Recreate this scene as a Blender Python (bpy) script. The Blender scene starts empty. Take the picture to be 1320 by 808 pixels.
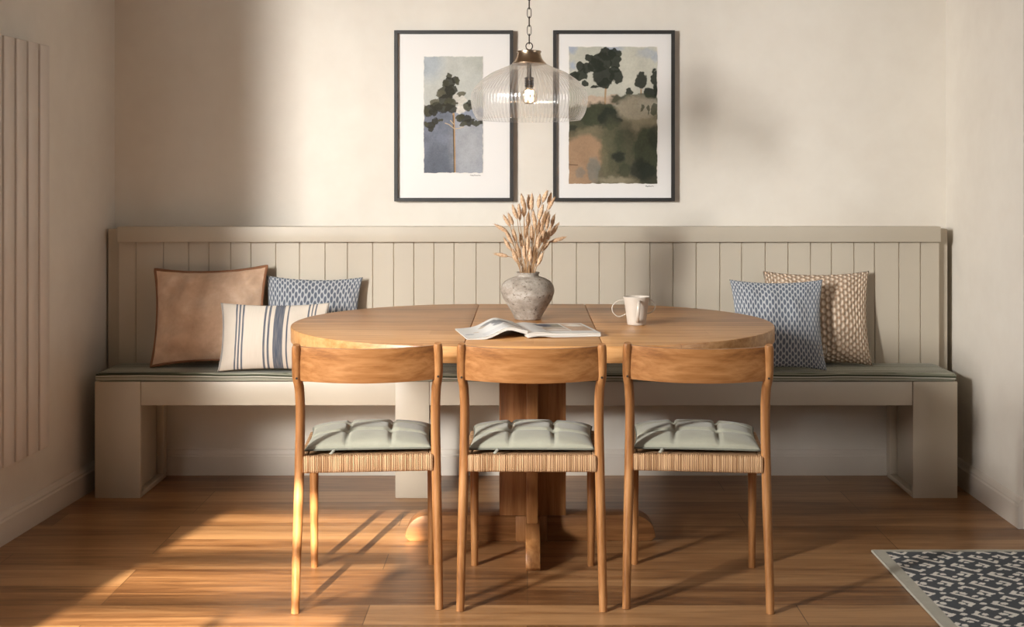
import bpy, bmesh, math, random
import numpy as np
from mathutils import Vector, Matrix
random.seed(7)
rng = np.random.default_rng(11)
C = bpy.context.scene.collection
SC = bpy.context.scene
PI = math.pi

# ------------------------------------------------------------------ camera
F, CX, HY, CAMZ = 1596.0, 680.0, 230.0, 1.25       # focal length in pixels, vanishing point, eye height
cam_d = bpy.data.cameras.new('camera')
cam_d.sensor_fit = 'HORIZONTAL'
cam_d.sensor_width = 36.0
cam_d.lens = F / 1320 * 36.0
cam_d.shift_x = -(CX - 660) / 1320
cam_d.shift_y = -(404 - HY) / 1320
cam_d.clip_start = 0.05
cam = bpy.data.objects.new('camera', cam_d)
C.objects.link(cam)
cam.location = (0, 0, CAMZ)
cam.rotation_euler = (PI / 2, 0, 0)
SC.camera = cam

# ------------------------------------------------------------------ colour management and light
SC.view_settings.view_transform = 'Standard'
SC.view_settings.look = 'None'
SC.view_settings.gamma = 1.0
SC.view_settings.use_curve_mapping = False
SC.view_settings.exposure = 0.34

def lin(c):
    c = c / 255.0
    return c / 12.92 if c <= 0.04045 else ((c + 0.055) / 1.055) ** 2.4
def S(r, g, b):
    return (lin(r), lin(g), lin(b), 1.0)

W = bpy.data.worlds.new('world')
SC.world = W
W.use_nodes = True
bg = W.node_tree.nodes['Background']
bg.inputs['Color'].default_value = (0.93, 0.96, 1.0, 1)
bg.inputs['Strength'].default_value = 0.25

sun_d = bpy.data.lights.new('sun', 'SUN')
sun_d.energy = 19.0
sun_d.angle = math.radians(0.5)
sun_d.color = (1.0, 0.88, 0.72)
sun = bpy.data.objects.new('sun', sun_d)
C.objects.link(sun)
SUN_DX, SUN_S = 0.2, 0.347
sun.rotation_euler = Vector((SUN_DX, 1.0, -SUN_S)).to_track_quat('-Z', 'Y').to_euler()

def area(name, loc, aim, sx, sy, power, color=(1, 1, 1)):
    d = bpy.data.lights.new(name, 'AREA')
    d.shape = 'RECTANGLE'
    d.size, d.size_y = sx, sy
    d.energy = power
    d.color = color
    o = bpy.data.objects.new(name, d)
    C.objects.link(o)
    o.location = loc
    o.rotation_euler = Vector(aim).to_track_quat('-Z', 'Y').to_euler()
    return o
# daylight at the tall side window and right-hand hall, plus one added key panel
area('window_daylight', (-2.12, 2.3, 1.52), (1, 0.06, -0.10), 2.1, 1.25, 34, (0.93, 0.97, 1.0))
area('added_key_panel', (-2.85, 0.85, 2.05), (0.50, 1, -0.16), 0.44, 1.3, 340, (1.0, 0.99, 0.965))  # narrow panel added outside the side window to sharpen the jamb's shadow edge
area('hall_daylight', (3.12, 1.9, 1.55), (-1, 0, -0.08), 1.6, 1.25, 22, (0.98, 0.98, 1.0))

# ------------------------------------------------------------------ helpers
class MB:
    def __init__(s):
        s.v, s.f, s.uv = [], [], {}
    def add(s, vs, fs):
        o = len(s.v)
        s.v += [tuple(map(float, p)) for p in vs]
        s.f += [tuple(i + o for i in f) for f in fs]
        return o
    def box(s, x0, x1, y0, y1, z0, z1):
        s.add([(x0,y0,z0),(x1,y0,z0),(x1,y1,z0),(x0,y1,z0),(x0,y0,z1),(x1,y0,z1),(x1,y1,z1),(x0,y1,z1)],
              [(0,3,2,1),(4,5,6,7),(0,1,5,4),(1,2,6,5),(2,3,7,6),(3,0,4,7)])
        return s
    def hexa(s, base, z0, z1):                      # vertical prism over any polygon (counter-clockwise)
        n = len(base)
        s.add([(x, y, z0) for x, y in base] + [(x, y, z1) for x, y in base],
              [tuple(reversed(range(n))), tuple(range(n, 2 * n))] + [(i, (i+1) % n, n + (i+1) % n, n + i) for i in range(n)])
        return s
    def prism(s, poly, a, b):                       # polygon of 3-D points swept by vector b from offset a
        n = len(poly); a = Vector(a); b = Vector(b)
        p0 = [Vector(p) + a for p in poly]; p1 = [p + b for p in p0]
        s.add(p0 + p1, [tuple(range(n)), tuple(reversed(range(n, 2*n)))] + [(i, n + i, n + (i+1) % n, (i+1) % n) for i in range(n)])
        return s
    def tube(s, path, rad, seg=12, cap=True, flat=None, closed=False):
        P = [Vector(p) for p in path]; n = len(P)
        if not hasattr(rad, '__len__'): rad = [rad] * n
        rings = []
        t0 = (P[1] - P[0]).normalized()
        ref = Vector((1, 0, 0)) if abs(t0.x) < 0.8 else Vector((0, 1, 0))
        u = (ref - t0 * ref.dot(t0)).normalized()
        vs = []
        for i in range(n):
            if closed: t = (P[(i+1) % n] - P[i-1]).normalized()
            elif i == 0: t = t0
            elif i == n - 1: t = (P[-1] - P[-2]).normalized()
            else: t = (P[i+1] - P[i-1]).normalized()
            u = (u - t * u.dot(t)).normalized(); w = t.cross(u)
            fx, fy = flat if flat else (1, 1)
            for k in range(seg):
                a = 2 * PI * k / seg
                vs.append(P[i] + u * (math.cos(a) * rad[i] * fx) + w * (math.sin(a) * rad[i] * fy))
        fs = []
        m = n if closed else n - 1
        for i in range(m):
            j = (i + 1) % n
            for k in range(seg):
                k2 = (k + 1) % seg
                fs.append((i*seg + k, i*seg + k2, j*seg + k2, j*seg + k))
        if cap and not closed:
            fs.append(tuple(reversed(range(seg)))); fs.append(tuple(range((n-1)*seg, n*seg)))
        s.add(vs, fs)
        return s
    def lathe(s, prof, seg=48, cx=0, cy=0, rib=0.0, nrib=0, close=False):
        n = len(prof); vs = []
        for r, z in prof:
            for k in range(seg):
                a = 2 * PI * k / seg
                rr = r * (1 + rib * math.cos(nrib * a)) if nrib else r
                vs.append((cx + rr * math.cos(a), cy + rr * math.sin(a), z))
        fs = []
        m = n if close else n - 1
        for i in range(m):
            j = (i + 1) % n
            for k in range(seg):
                k2 = (k + 1) % seg
                fs.append((i*seg + k, i*seg + k2, j*seg + k2, j*seg + k))
        if not close:
            if prof[0][0] > 1e-6: fs.append(tuple(reversed(range(seg))))
            if prof[-1][0] > 1e-6: fs.append(tuple(range((n-1)*seg, n*seg)))
        s.add(vs, fs)
        return s
    def grid(s, fn, nu, nv, flip=False, uv=False):
        vs = []; o = len(s.v)
        for j in range(nv + 1):
            for i in range(nu + 1):
                a, b = i / nu, j / nv
                vs.append(fn(a, b))
                if uv: s.uv[o + j*(nu+1) + i] = (a, b)
        fs = []
        for j in range(nv):
            for i in range(nu):
                q = (j*(nu+1)+i, j*(nu+1)+i+1, (j+1)*(nu+1)+i+1, (j+1)*(nu+1)+i)
                fs.append(tuple(reversed(q)) if flip else q)
        s.add(vs, fs)
        return s
    def build(s, name, m, parent=None, bevel=0, seg=2, smooth=35, weld=0, loc=None, rot=None, subsurf=0, colors=None, fixn=True):
        me = bpy.data.meshes.new(name)
        me.from_pydata(s.v, [], s.f)
        bm = bmesh.new(); bm.from_mesh(me)
        if s.uv:
            L = bm.loops.layers.uv.new('UVMap'); bm.verts.ensure_lookup_table()
            for f in bm.faces:
                for l in f.loops: l[L].uv = s.uv.get(l.vert.index, (0, 0))
        if weld: bmesh.ops.remove_doubles(bm, verts=bm.verts, dist=weld)
        if fixn: bmesh.ops.recalc_face_normals(bm, faces=bm.faces)
        if bevel:
            ed = [e for e in bm.edges if len(e.link_faces) == 2 and e.calc_face_angle(0) > 0.6]
            bmesh.ops.bevel(bm, geom=ed, offset=bevel, segments=seg, profile=0.5, affect='EDGES', clamp_overlap=True)
        bm.to_mesh(me); bm.free()
        if colors is not None:
            ca = me.color_attributes.new('paint', 'FLOAT_COLOR', 'POINT')
            arr = np.ones((len(me.vertices), 4), dtype=np.float32); arr[:, :3] = colors
            ca.data.foreach_set('color', arr.ravel())
        if smooth:
            me.shade_smooth()
            if smooth < 180: me.set_sharp_from_angle(angle=math.radians(smooth))
        if m: me.materials.append(m)
        o = bpy.data.objects.new(name, me); C.objects.link(o)
        if parent: o.parent = parent
        if loc is not None: o.location = loc
        if rot is not None: o.rotation_euler = rot
        if subsurf:
            md = o.modifiers.new('subdivision', 'SUBSURF'); md.levels = md.render_levels = subsurf
        return o

def tag(o, label, cat, group=None):
    o['label'] = label; o['category'] = cat
    if group: o['group'] = group
    return o
def thing(name, label, cat, loc=(0, 0, 0), rotz=0, group=None):
    o = bpy.data.objects.new(name, None); C.objects.link(o)
    o.empty_display_size = 0.05
    o.location = loc; o.rotation_euler = (0, 0, rotz)
    return tag(o, label, cat, group)
def struct(o):
    o['kind'] = 'structure'; return o
def copy_tree(o, parent=None):
    c = o.copy(); C.objects.link(c)
    if parent: c.parent = parent
    for ch in list(o.children): copy_tree(ch, c)
    return c

# ------------------------------------------------------------------ materials
class NT:
    def __init__(s, name):
        s.m = bpy.data.materials.new(name); s.m.use_nodes = True
        s.t = s.m.node_tree; s.b = s.t.nodes['Principled BSDF']
    def n(s, kind, **kw):
        nd = s.t.nodes.new(kind)
        for k, v in kw.items():
            if hasattr(nd, k) and k not in nd.inputs: setattr(nd, k, v)
            else: nd.inputs[k].default_value = v
        return nd
    def l(s, a, b): s.t.links.new(a, b)
    def val(s, sock, x):
        if hasattr(x, 'links') or hasattr(x, 'is_output'): s.l(x, sock)
        else: sock.default_value = x
    def math(s, op, a, b=0.0, clamp=False):
        nd = s.t.nodes.new('ShaderNodeMath'); nd.operation = op; nd.use_clamp = clamp
        s.val(nd.inputs[0], a); s.val(nd.inputs[1], b)
        return nd.outputs[0]
    def coord(s, which='Object'): return s.t.nodes.new('ShaderNodeTexCoord').outputs[which]
    def mapping(s, vec, scale=(1, 1, 1), loc=(0, 0, 0), rot=(0, 0, 0)):
        nd = s.t.nodes.new('ShaderNodeMapping'); s.l(vec, nd.inputs['Vector'])
        nd.inputs['Scale'].default_value = scale; nd.inputs['Location'].default_value = loc; nd.inputs['Rotation'].default_value = rot
        return nd.outputs[0]
    def noise(s, vec, scale, detail=3, rough=0.5, dist=0.0):
        nd = s.n('ShaderNodeTexNoise', Scale=scale, Detail=detail, Roughness=rough, Distortion=dist)
        s.l(vec, nd.inputs['Vector']); return nd.outputs['Fac']
    def ramp(s, fac, stops, interp='LINEAR'):
        nd = s.t.nodes.new('ShaderNodeValToRGB'); nd.color_ramp.interpolation = interp
        cr = nd.color_ramp
        while len(cr.elements) < len(stops): cr.elements.new(0.5)
        for e, (p, c) in zip(cr.elements, stops): e.position = p; e.color = c
        s.l(fac, nd.inputs[0]); return nd.outputs[0]
    def mix(s, fac, a, b, blend='MIX'):
        nd = s.t.nodes.new('ShaderNodeMix'); nd.data_type = 'RGBA'; nd.blend_type = blend
        s.val(nd.inputs[0], fac); s.val(nd.inputs[6], a); s.val(nd.inputs[7], b)
        return nd.outputs[2]
    def sep(s, vec):
        nd = s.t.nodes.new('ShaderNodeSeparateXYZ'); s.l(vec, nd.inputs[0]); return nd.outputs
    def bump(s, h, strength=0.2, dist=0.01):
        nd = s.n('ShaderNodeBump', Strength=strength, Distance=dist)
        s.l(h, nd.inputs['Height']); s.l(nd.outputs[0], s.b.inputs['Normal'])
    def col(s, x): s.val(s.b.inputs['Base Color'], x)
    def done(s, rough=0.5, metal=0.0, spec=0.5, sheen=0.0):
        if not s.b.inputs['Roughness'].is_linked: s.b.inputs['Roughness'].default_value = rough
        s.b.inputs['Metallic'].default_value = metal
        s.b.inputs['Specular IOR Level'].default_value = spec
        if sheen:
            s.b.inputs['Sheen Weight'].default_value = sheen
            s.b.inputs['Sheen Roughness'].default_value = 0.5
        return s.m

def plain(name, col, rough=0.5, metal=0.0, spec=0.5, var=0.06, scale=6, bump=0.0, sheen=0.0):
    k = NT(name); n = k.noise(k.coord(), scale, 4)
    lo = tuple(c * (1 - var) for c in col[:3]) + (1,); hi = tuple(min(1, c * (1 + var)) for c in col[:3]) + (1,)
    k.col(k.ramp(n, [(0.3, lo), (0.7, hi)]))
    if bump: k.bump(k.noise(k.coord(), scale * 12, 3), bump, 0.004)
    return k.done(rough, metal, spec, sheen)

def wood(name, dark, mid, light, axis='X', rough=0.42, scale=1.0, planks=None, seed=0.0):
    k = NT(name); co = k.coord()
    st = {'X': (1.6, 22, 22), 'Y': (22, 1.6, 22), 'Z': (22, 22, 1.6)}[axis]
    st = tuple(a * scale for a in st)
    v = k.mapping(co, st, (seed, seed * 1.7, seed * 0.6))
    g1 = k.noise(v, 1.0, 5, 0.6, 1.2)
    g2 = k.noise(k.mapping(co, tuple(a * 4.5 for a in st), (3 + seed, 1, 2)), 1.0, 4, 0.65, 0.3)
    big = k.noise(k.mapping(co, tuple(a * 0.22 for a in st), (9, 4, seed)), 1.0, 2)
    s = k.math('ADD', k.math('MULTIPLY', g1, 0.6), k.math('ADD', k.math('MULTIPLY', g2, 0.28), k.math('MULTIPLY', big, 0.22)))
    if planks:
        br = k.n('ShaderNodeTexBrick', Scale=1.0)
        br.offset = 0.37; br.offset_frequency = 3
        br.inputs['Color1'].default_value = (0, 0, 0, 1); br.inputs['Color2'].default_value = (1, 1, 1, 1)
        br.inputs['Mortar'].default_value = (0.5, 0.5, 0.5, 1)
        br.inputs['Mortar Size'].default_value = planks[2]; br.inputs['Mortar Smooth'].default_value = 0.3
        br.inputs['Brick Width'].default_value = planks[0]; br.inputs['Row Height'].default_value = planks[1]
        k.l(co, br.inputs['Vector'])
        t = k.math('MULTIPLY', k.math('SUBTRACT', k.sep(br.outputs['Color'])[0], 0.5), planks[3])
        s = k.math('ADD', s, t)
    c = k.ramp(s, [(0.38, dark), (0.53, mid), (0.68, light)])
    if planks:
        c = k.mix(k.math('MULTIPLY', br.outputs['Fac'], planks[4]), c, tuple(x * 0.35 for x in dark[:3]) + (1,))
    k.col(c)
    k.bump(k.math('ADD', k.math('MULTIPLY', g2, 0.6), k.math('MULTIPLY', g1, 0.4)), 0.08, 0.003)
    return k.done(rough, 0, 0.4)

M = {}
# limewashed wall paint
k = NT('wall_paint'); co = k.coord('Object')
n1 = k.noise(k.mapping(co, (1.0, 1.0, 0.8)), 1.6, 5, 0.55, 0.4); n2 = k.noise(co, 9.0, 4, 0.6)
k.col(k.ramp(k.math('ADD', k.math('MULTIPLY', n1, 0.7), k.math('MULTIPLY', n2, 0.3)), [(0.3, S(218, 209, 196)), (0.7, S(231, 224, 212))]))
k.bump(n2, 0.05, 0.01)
M['wall'] = k.done(0.85, 0, 0.2)
M['ceiling'] = plain('ceiling_paint', S(160, 151, 140), 0.9, var=0.02)  # out of view, darkened to cut light bouncing down
M['far_wall'] = plain('darkened_wall_paint', S(122, 114, 100), 0.9, var=0.04)  # unseen walls, tone darkened to lessen bounced light
M['trim'] = plain('trim_paint', S(218, 208, 195), 0.4, var=0.02)
M['bench'] = plain('bench_paint', S(193, 181, 162), 0.42, var=0.025, scale=4)
M['panel'] = plain('panel_paint', S(190, 179, 161), 0.5, var=0.03, scale=3)
M['radiator'] = plain('radiator_enamel', S(212, 202, 191), 0.35, var=0.02)
M['floor'] = wood('floor_oak', S(98, 64, 37), S(138, 97, 60), S(168, 126, 84), 'X', 0.3, 0.8, planks=(1.25, 0.165, 0.0018, 0.26, 0.7))
OAK = (S(98, 60, 31), S(149, 99, 55), S(178, 127, 79))
M['oak_x'] = wood('oak_grain_across', *OAK, axis='X', rough=0.4)
M['oak_z'] = wood('oak_grain_upright', *OAK, axis='Z', rough=0.4)
M['oak_y'] = wood('oak_grain_deep', *OAK, axis='Y', rough=0.4)
M['oak_top'] = wood('oak_table_top', S(150, 98, 52), S(188, 134, 80), S(210, 160, 106), 'X', 0.36, 1.0, planks=(0.9, 0.115, 0.0004, 0.14, 0.25))
M['oak_base'] = wood('oak_table_base', S(98, 61, 32), S(142, 94, 51), S(172, 121, 74), 'Z', 0.45)
M['oak_foot'] = wood('oak_table_foot', S(84, 52, 28), S(122, 79, 43), S(152, 105, 63), 'X', 0.45)
M['black_frame'] = plain('black_stained_wood', S(52, 50, 48), 0.4, var=0.08, scale=20)
M['mat_board'] = plain('mount_board', S(230, 226, 221), 0.8, var=0.01)
M['brass'] = plain('aged_brass', S(170, 148, 124), 0.3, 1.0, var=0.12, scale=30)
M['iron'] = plain('dark_iron', S(62, 54, 46), 0.4, 0.9, var=0.1, scale=40)
M['charcoal'] = plain('dark_screw', S(50, 38, 28), 0.5)

def paint_mat(name, rough=0.7, bump=0.0):
    k = NT(name); a = k.t.nodes.new('ShaderNodeVertexColor'); a.layer_name = 'paint'
    k.col(a.outputs['Color'])
    if bump: k.bump(k.noise(k.coord(), 500, 2), bump, 0.003)
    return k.done(rough, 0, 0.3)
M['art'] = paint_mat('watercolour_paper', 0.8)
M['page'] = paint_mat('printed_page', 0.35)
M['rug'] = paint_mat('rug_weave', 0.95, 0.5)

# wrapped paper cord: stripes across the rail, and the woven seat
def cord(name, axis):
    k = NT(name); co = k.coord(); x = k.sep(co)[axis]
    wob = k.math('MULTIPLY', k.noise(k.mapping(co, (40, 40, 3)), 1.0, 2), 0.0022)
    xs = k.math('ADD', x, wob)
    w = k.math('SINE', k.math('MULTIPLY', xs, 2 * PI / 0.0052))
    var = k.noise(k.mapping(co, (170, 170, 170) if axis > 2 else tuple(170 if i == axis else 4 for i in range(3))), 1.0, 2)
    f = k.math('ADD', k.math('MULTIPLY', w, 0.16), var)
    k.col(k.ramp(f, [(0.28, S(120, 84, 52)), (0.5, S(190, 148, 108)), (0.72, S(214, 176, 136))]))
    k.bump(w, 0.6, 0.0016)
    return k.done(0.75, 0, 0.25)
M['cord_x'] = cord('paper_cord_across', 0)
M['cord_y'] = cord('paper_cord_deep', 1)

M['cushion'] = plain('sage_linen', S(158, 156, 138), 0.9, var=0.05, scale=25, bump=0.25, sheen=0.2)
M['cushion_edge'] = plain('sage_piping', S(112, 112, 100), 0.9)

# bench pad: lengthwise irregular stripes in greens, cream and black
k = NT('pad_stripe'); co = k.coord(); sx, sy, sz = k.sep(co)
wav = k.math('MULTIPLY', k.math('SUBTRACT', k.noise(k.mapping(co, (1.6, 3, 3)), 1.0, 3), 0.5), 0.034)
q = k.math('ADD', k.math('ADD', k.math('MULTIPLY', sy, 1.0), k.math('MULTIPLY', sz, -1.0)), wav)
st = k.n('ShaderNodeTexNoise', Scale=1.0, Detail=3.0, Roughness=0.55)
st.noise_dimensions = '1D'; k.l(k.math('MULTIPLY', q, 105.0), st.inputs['W'])
k.col(k.ramp(st.outputs['Fac'], [(0.34, S(44, 48, 38)), (0.42, S(116, 120, 96)), (0.48, S(176, 174, 158)), (0.53, S(92, 96, 74)), (0.57, S(236, 232, 222)), (0.63, S(112, 112, 92))]))
k.bump(k.noise(co, 300, 2), 0.2, 0.002)
M['pad'] = k.done(0.9, 0, 0.2, 0.1)

def velvet():
    k = NT('tan_velvet'); co = k.coord()
    n = k.noise(co, 9, 4, 0.55, 0.5); n2 = k.noise(co, 60, 3)
    k.col(k.ramp(k.math('ADD', k.math('MULTIPLY', n, 0.75), k.math('MULTIPLY', n2, 0.25)), [(0.3, S(194, 158, 130)), (0.52, S(214, 180, 151)), (0.72, S(230, 203, 177))]))
    k.bump(n2, 0.15, 0.004)
    return k.done(0.7, 0, 0.25, 0.45)
M['velvet'] = velvet()
M['velvet_edge'] = plain('brown_piping', S(138, 94, 64), 0.8, bump=0.4, scale=40)

def stripe_linen():
    k = NT('striped_linen'); uv = k.coord('UV'); u = k.sep(uv)[0]
    base = S(216, 205, 190); blue = S(82, 90, 104); gold = S(214, 196, 168)
    stops = [(0.0, S(205, 196, 184))]
    def band(a, b, c):
        stops.append((a, c)); stops.append((b, base))
    # two ramps because one ramp holds at most 32 stops
    band(0.012, 0.020, blue); band(0.030, 0.036, blue)
    for c0 in (0.196, 0.228, 0.260): band(c0, c0 + 0.017, blue)
    band(0.436, 0.452, blue); band(0.468, 0.482, blue)
    band(0.508, 0.580, blue); band(0.602, 0.614, blue)
    for c0 in (0.765, 0.797, 0.829): band(c0, c0 + 0.015, blue)
    band(0.962, 0.968, blue); band(0.980, 0.988, blue)
    r = k.ramp(u, stops, 'CONSTANT')
    co = k.mapping(uv, (420, 300, 1)); n = k.noise(co, 1.0, 2)
    slub = k.noise(k.mapping(uv, (140, 5, 1)), 1.0, 3)
    k.col(k.mix(k.math('MULTIPLY', k.math('SUBTRACT', slub, 0.35, True), 0.7), r, S(200, 186, 168)))
    k.bump(n, 0.35, 0.002)
    return k.done(0.9, 0, 0.2, 0.1)
M['stripe'] = stripe_linen()

def hexweave(name, nu, nv, dark, lightc, thr, soft, bump, warp=0.02):
    k = NT(name); uv = k.coord('UV'); u, v, _ = k.sep(uv)
    wn = k.noise(k.mapping(uv, (7, 7, 1)), 1.0, 3)
    w = k.math('MULTIPLY', k.math('SUBTRACT', wn, 0.5), warp)
    kx = k.math('MULTIPLY', k.math('ADD', u, w), 2 * PI * nu)
    kz = k.math('MULTIPLY', k.math('ADD', v, w), 2 * PI * nv)
    h = k.math('ADD', k.math('COSINE', k.math('MULTIPLY', kx, 2.0)), k.math('MULTIPLY', k.math('MULTIPLY', k.math('COSINE', kx), k.math('COSINE', kz)), 2.0))
    hn = k.math('DIVIDE', k.math('ADD', h, 1.5), 4.5)
    jit = k.noise(k.mapping(uv, (nu * 5, nv * 5, 1)), 1.0, 3)
    hj = k.math('ADD', hn, k.math('MULTIPLY', k.math('SUBTRACT', jit, 0.5), 0.16))
    k.col(k.ramp(hj, [(thr - soft, lightc), (thr + soft, dark)]))
    k.bump(hj, bump, 0.006)
    return k.done(0.9, 0, 0.2, 0.15)
M['blue_weave'] = hexweave('blue_lattice_weave', 19.0, 12.0, S(96, 102, 113), S(178, 180, 181), 0.22, 0.08, -0.35)
M['blue_weave_low'] = hexweave('blue_lattice_weave_wide', 18.0, 10.0, S(96, 102, 113), S(178, 180, 181), 0.22, 0.08, -0.35)
M['boucle'] = hexweave('beige_knotted_weave', 14.0, 15.0, S(224, 203, 180), S(158, 130, 104), 0.26, 0.22, 1.0, 0.03)

# stoneware
k = NT('pitted_stoneware'); co = k.coord()
n = k.noise(k.mapping(co, (1, 1, 1.6)), 14, 5, 0.6); p = k.noise(k.mapping(co, (1, 1, 1.3)), 85, 4, 0.7)
sz = k.sep(co)[2]
c = k.ramp(k.math('ADD', k.math('MULTIPLY', n, 0.7), k.math('MULTIPLY', p, 0.3)), [(0.32, S(126, 114, 102)), (0.5, S(158, 147, 134)), (0.66, S(190, 181, 170))])
pit = k.ramp(p, [(0.34, (1, 1, 1, 1)), (0.40, (0, 0, 0, 1))])
k.col(k.mix(pit, c, S(92, 80, 68)))
k.bump(k.math('ADD', p, n), 0.45, 0.006)
M['stone'] = k.done(0.85, 0, 0.25)
M['mug'] = plain('cream_ceramic', S(188, 176, 162), 0.28, var=0.04, scale=30)
k = NT('dried_grass'); n = k.noise(k.coord(), 160, 3); k.col(k.ramp(n, [(0.3, S(182, 144, 110)), (0.7, S(226, 194, 160))])); k.bump(n, 0.8, 0.004)
M['grass'] = k.done(0.9, 0, 0.2)
M['stem'] = plain('dried_stem', S(170, 132, 92), 0.8, scale=60)

def glass(name, rough=0.0, tint=(1, 1, 1, 1)):
    k = NT(name)
    k.b.inputs['Transmission Weight'].default_value = 1.0
    k.b.inputs['IOR'].default_value = 1.45
    k.b.inputs['Roughness'].default_value = rough
    k.b.inputs['Base Color'].default_value = tint
    return k.m
k = NT('ribbed_clear_glass')                       # thin clear glass: straight-through transmission plus Fresnel reflection and a painted haze for bright ribs and rim
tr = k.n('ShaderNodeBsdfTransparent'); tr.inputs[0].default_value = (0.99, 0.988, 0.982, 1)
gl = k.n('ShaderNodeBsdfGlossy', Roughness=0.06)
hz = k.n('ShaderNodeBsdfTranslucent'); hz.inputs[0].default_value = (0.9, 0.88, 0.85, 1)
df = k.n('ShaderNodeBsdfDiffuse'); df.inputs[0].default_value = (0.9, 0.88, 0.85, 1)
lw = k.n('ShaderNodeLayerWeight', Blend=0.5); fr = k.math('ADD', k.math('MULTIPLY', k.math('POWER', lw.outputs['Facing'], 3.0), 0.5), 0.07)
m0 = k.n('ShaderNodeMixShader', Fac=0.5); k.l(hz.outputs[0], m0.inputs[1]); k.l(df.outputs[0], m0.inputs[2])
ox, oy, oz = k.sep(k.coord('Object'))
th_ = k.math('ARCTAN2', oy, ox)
rb = k.math('POWER', k.math('ABSOLUTE', k.math('SINE', k.math('MULTIPLY', th_, 45.0))), 5.0)    # white rib lines painted for the light that fluted glass refracts
hf = k.math('ADD', k.math('ADD', 0.012, k.math('MULTIPLY', rb, 0.17)), k.math('MULTIPLY', k.math('POWER', lw.outputs['Facing'], 2.6), 0.55))  # haze grows towards the silhouette to paint a bright rim
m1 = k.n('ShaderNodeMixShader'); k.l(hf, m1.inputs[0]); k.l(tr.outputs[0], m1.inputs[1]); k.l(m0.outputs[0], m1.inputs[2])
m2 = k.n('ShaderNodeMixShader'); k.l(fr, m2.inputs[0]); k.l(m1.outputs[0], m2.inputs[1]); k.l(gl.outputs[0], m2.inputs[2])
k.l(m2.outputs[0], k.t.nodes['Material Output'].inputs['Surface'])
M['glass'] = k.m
k = NT('smooth_clear_glass'); tr = k.n('ShaderNodeBsdfTransparent'); tr.inputs[0].default_value = (0.99, 0.988, 0.982, 1)
gl = k.n('ShaderNodeBsdfGlossy', Roughness=0.03); m2 = k.n('ShaderNodeMixShader', Fac=0.03)
k.l(tr.outputs[0], m2.inputs[1]); k.l(gl.outputs[0], m2.inputs[2]); k.l(m2.outputs[0], k.t.nodes['Material Output'].inputs['Surface'])
M['glass_inner'] = k.m
M['bulb_glass'] = glass('bulb_glass', 0.0, (1.0, 0.93, 0.84, 1))
k = NT('glowing_filament'); k.b.inputs['Emission Color'].default_value = (1.0, 0.62, 0.28, 1); k.b.inputs['Emission Strength'].default_value = 90
k.col((1, 0.6, 0.3, 1)); M['filament'] = k.done(0.5)
k = NT('white_blind'); k.col(S(230, 226, 218)); M['upvc'] = k.done(0.5)

# ------------------------------------------------------------------ the setting
def LX(y): return -1.743 - 0.059 * (5.23 - y)      # the left wall runs slightly askew
YB, CE = 5.23, 2.45
Y_LEND, Y_REAR = 0.55, -1.6
RX, RXE = 1.768, 4.415
struct(MB().box(-3.3, 3.1, Y_REAR - 0.1, YB + 0.1, -0.1, 0.0).build('floor', M['floor'], smooth=0))
struct(MB().box(-3.3, 3.1, Y_REAR - 0.1, YB + 0.1, CE, CE + 0.1).build('ceiling', M['ceiling'], smooth=0))
struct(MB().box(LX(YB) - 0.01, RX + 0.01, YB, YB + 0.12, 0, CE).build('wall_back', M['wall'], smooth=0))
# left wall with a tall window opening, out of frame
WY0, WY1, WZ0, WZ1 = 1.25, 3.35, 0.88, 2.15
wl = MB()
T = 0.2
def lseg(y0, y1, z0, z1): wl.hexa([(LX(y0), y0), (LX(y1), y1), (LX(y1) - T, y1), (LX(y0) - T, y0)], z0, z1)
lseg(WY1, YB + 0.1, 0, CE); lseg(Y_LEND, WY0, 0, CE); lseg(WY0, WY1, 0, WZ0); lseg(WY0, WY1, WZ1, CE)
struct(wl.build('wall_left', M['wall'], smooth=0))
struct(MB().box(-3.2, LX(Y_LEND) - T, Y_LEND, Y_LEND + 0.12, 0, CE).build('wall_left_return', M['far_wall'], smooth=0))
struct(MB().box(-3.3, -3.2, Y_REAR, Y_LEND + 0.12, 0, CE).build('wall_far_left', M['far_wall'], smooth=0))
struct(MB().box(RX, RX + 0.12, RXE, YB + 0.1, 0, CE).build('wall_right', M['wall'], smooth=0))
struct(MB().box(RX + 0.12, 3.0, RXE, RXE + 0.12, 0, CE).build('wall_right_return', M['far_wall'], smooth=0))
# rear wall behind the camera: two window openings
A0, A1, AZ0, AZ1 = -2.40, -1.55, 0.95, 2.2          # the sunny window
B0, B1, BZ0, BZ1 = 1.1, 2.7, 0.9, 2.15            # hall window, along Y in the far right wall
wr = MB(); y0, y1 = Y_REAR - 0.12, Y_REAR
for (a, b, c, d) in ((-3.3, A0, 0, CE), (A0, A1, 0, AZ0), (A0, A1, AZ1, CE), (A1, 3.1, 0, CE)):
    wr.box(a, b, y0, y1, c, d)
struct(wr.build('wall_rear', M['far_wall'], smooth=0))
wf = MB()
for (a, b, c, d) in ((Y_REAR, B0, 0, CE), (B0, B1, 0, BZ0), (B0, B1, BZ1, CE), (B1, RXE + 0.12, 0, CE)): wf.box(3.0, 3.1, a, b, c, d)
struct(wf.build('wall_far_right', M['far_wall'], smooth=0))
w1 = MB()
for z, h in ((2.108, 0.012), (1.985, 0.055), (1.835, 0.034), (1.56, 0.05), (1.25, 0.05)): w1.box(A0, A1, Y_REAR - 0.06, Y_REAR - 0.045, z - h/2, z + h/2)
for x in (A0 + 0.49,): w1.box(x - 0.02, x + 0.02, Y_REAR - 0.06, Y_REAR - 0.045, AZ0, 1.80)
struct(w1.build('window_1', M['upvc'], smooth=0))
w2 = MB()
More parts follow.
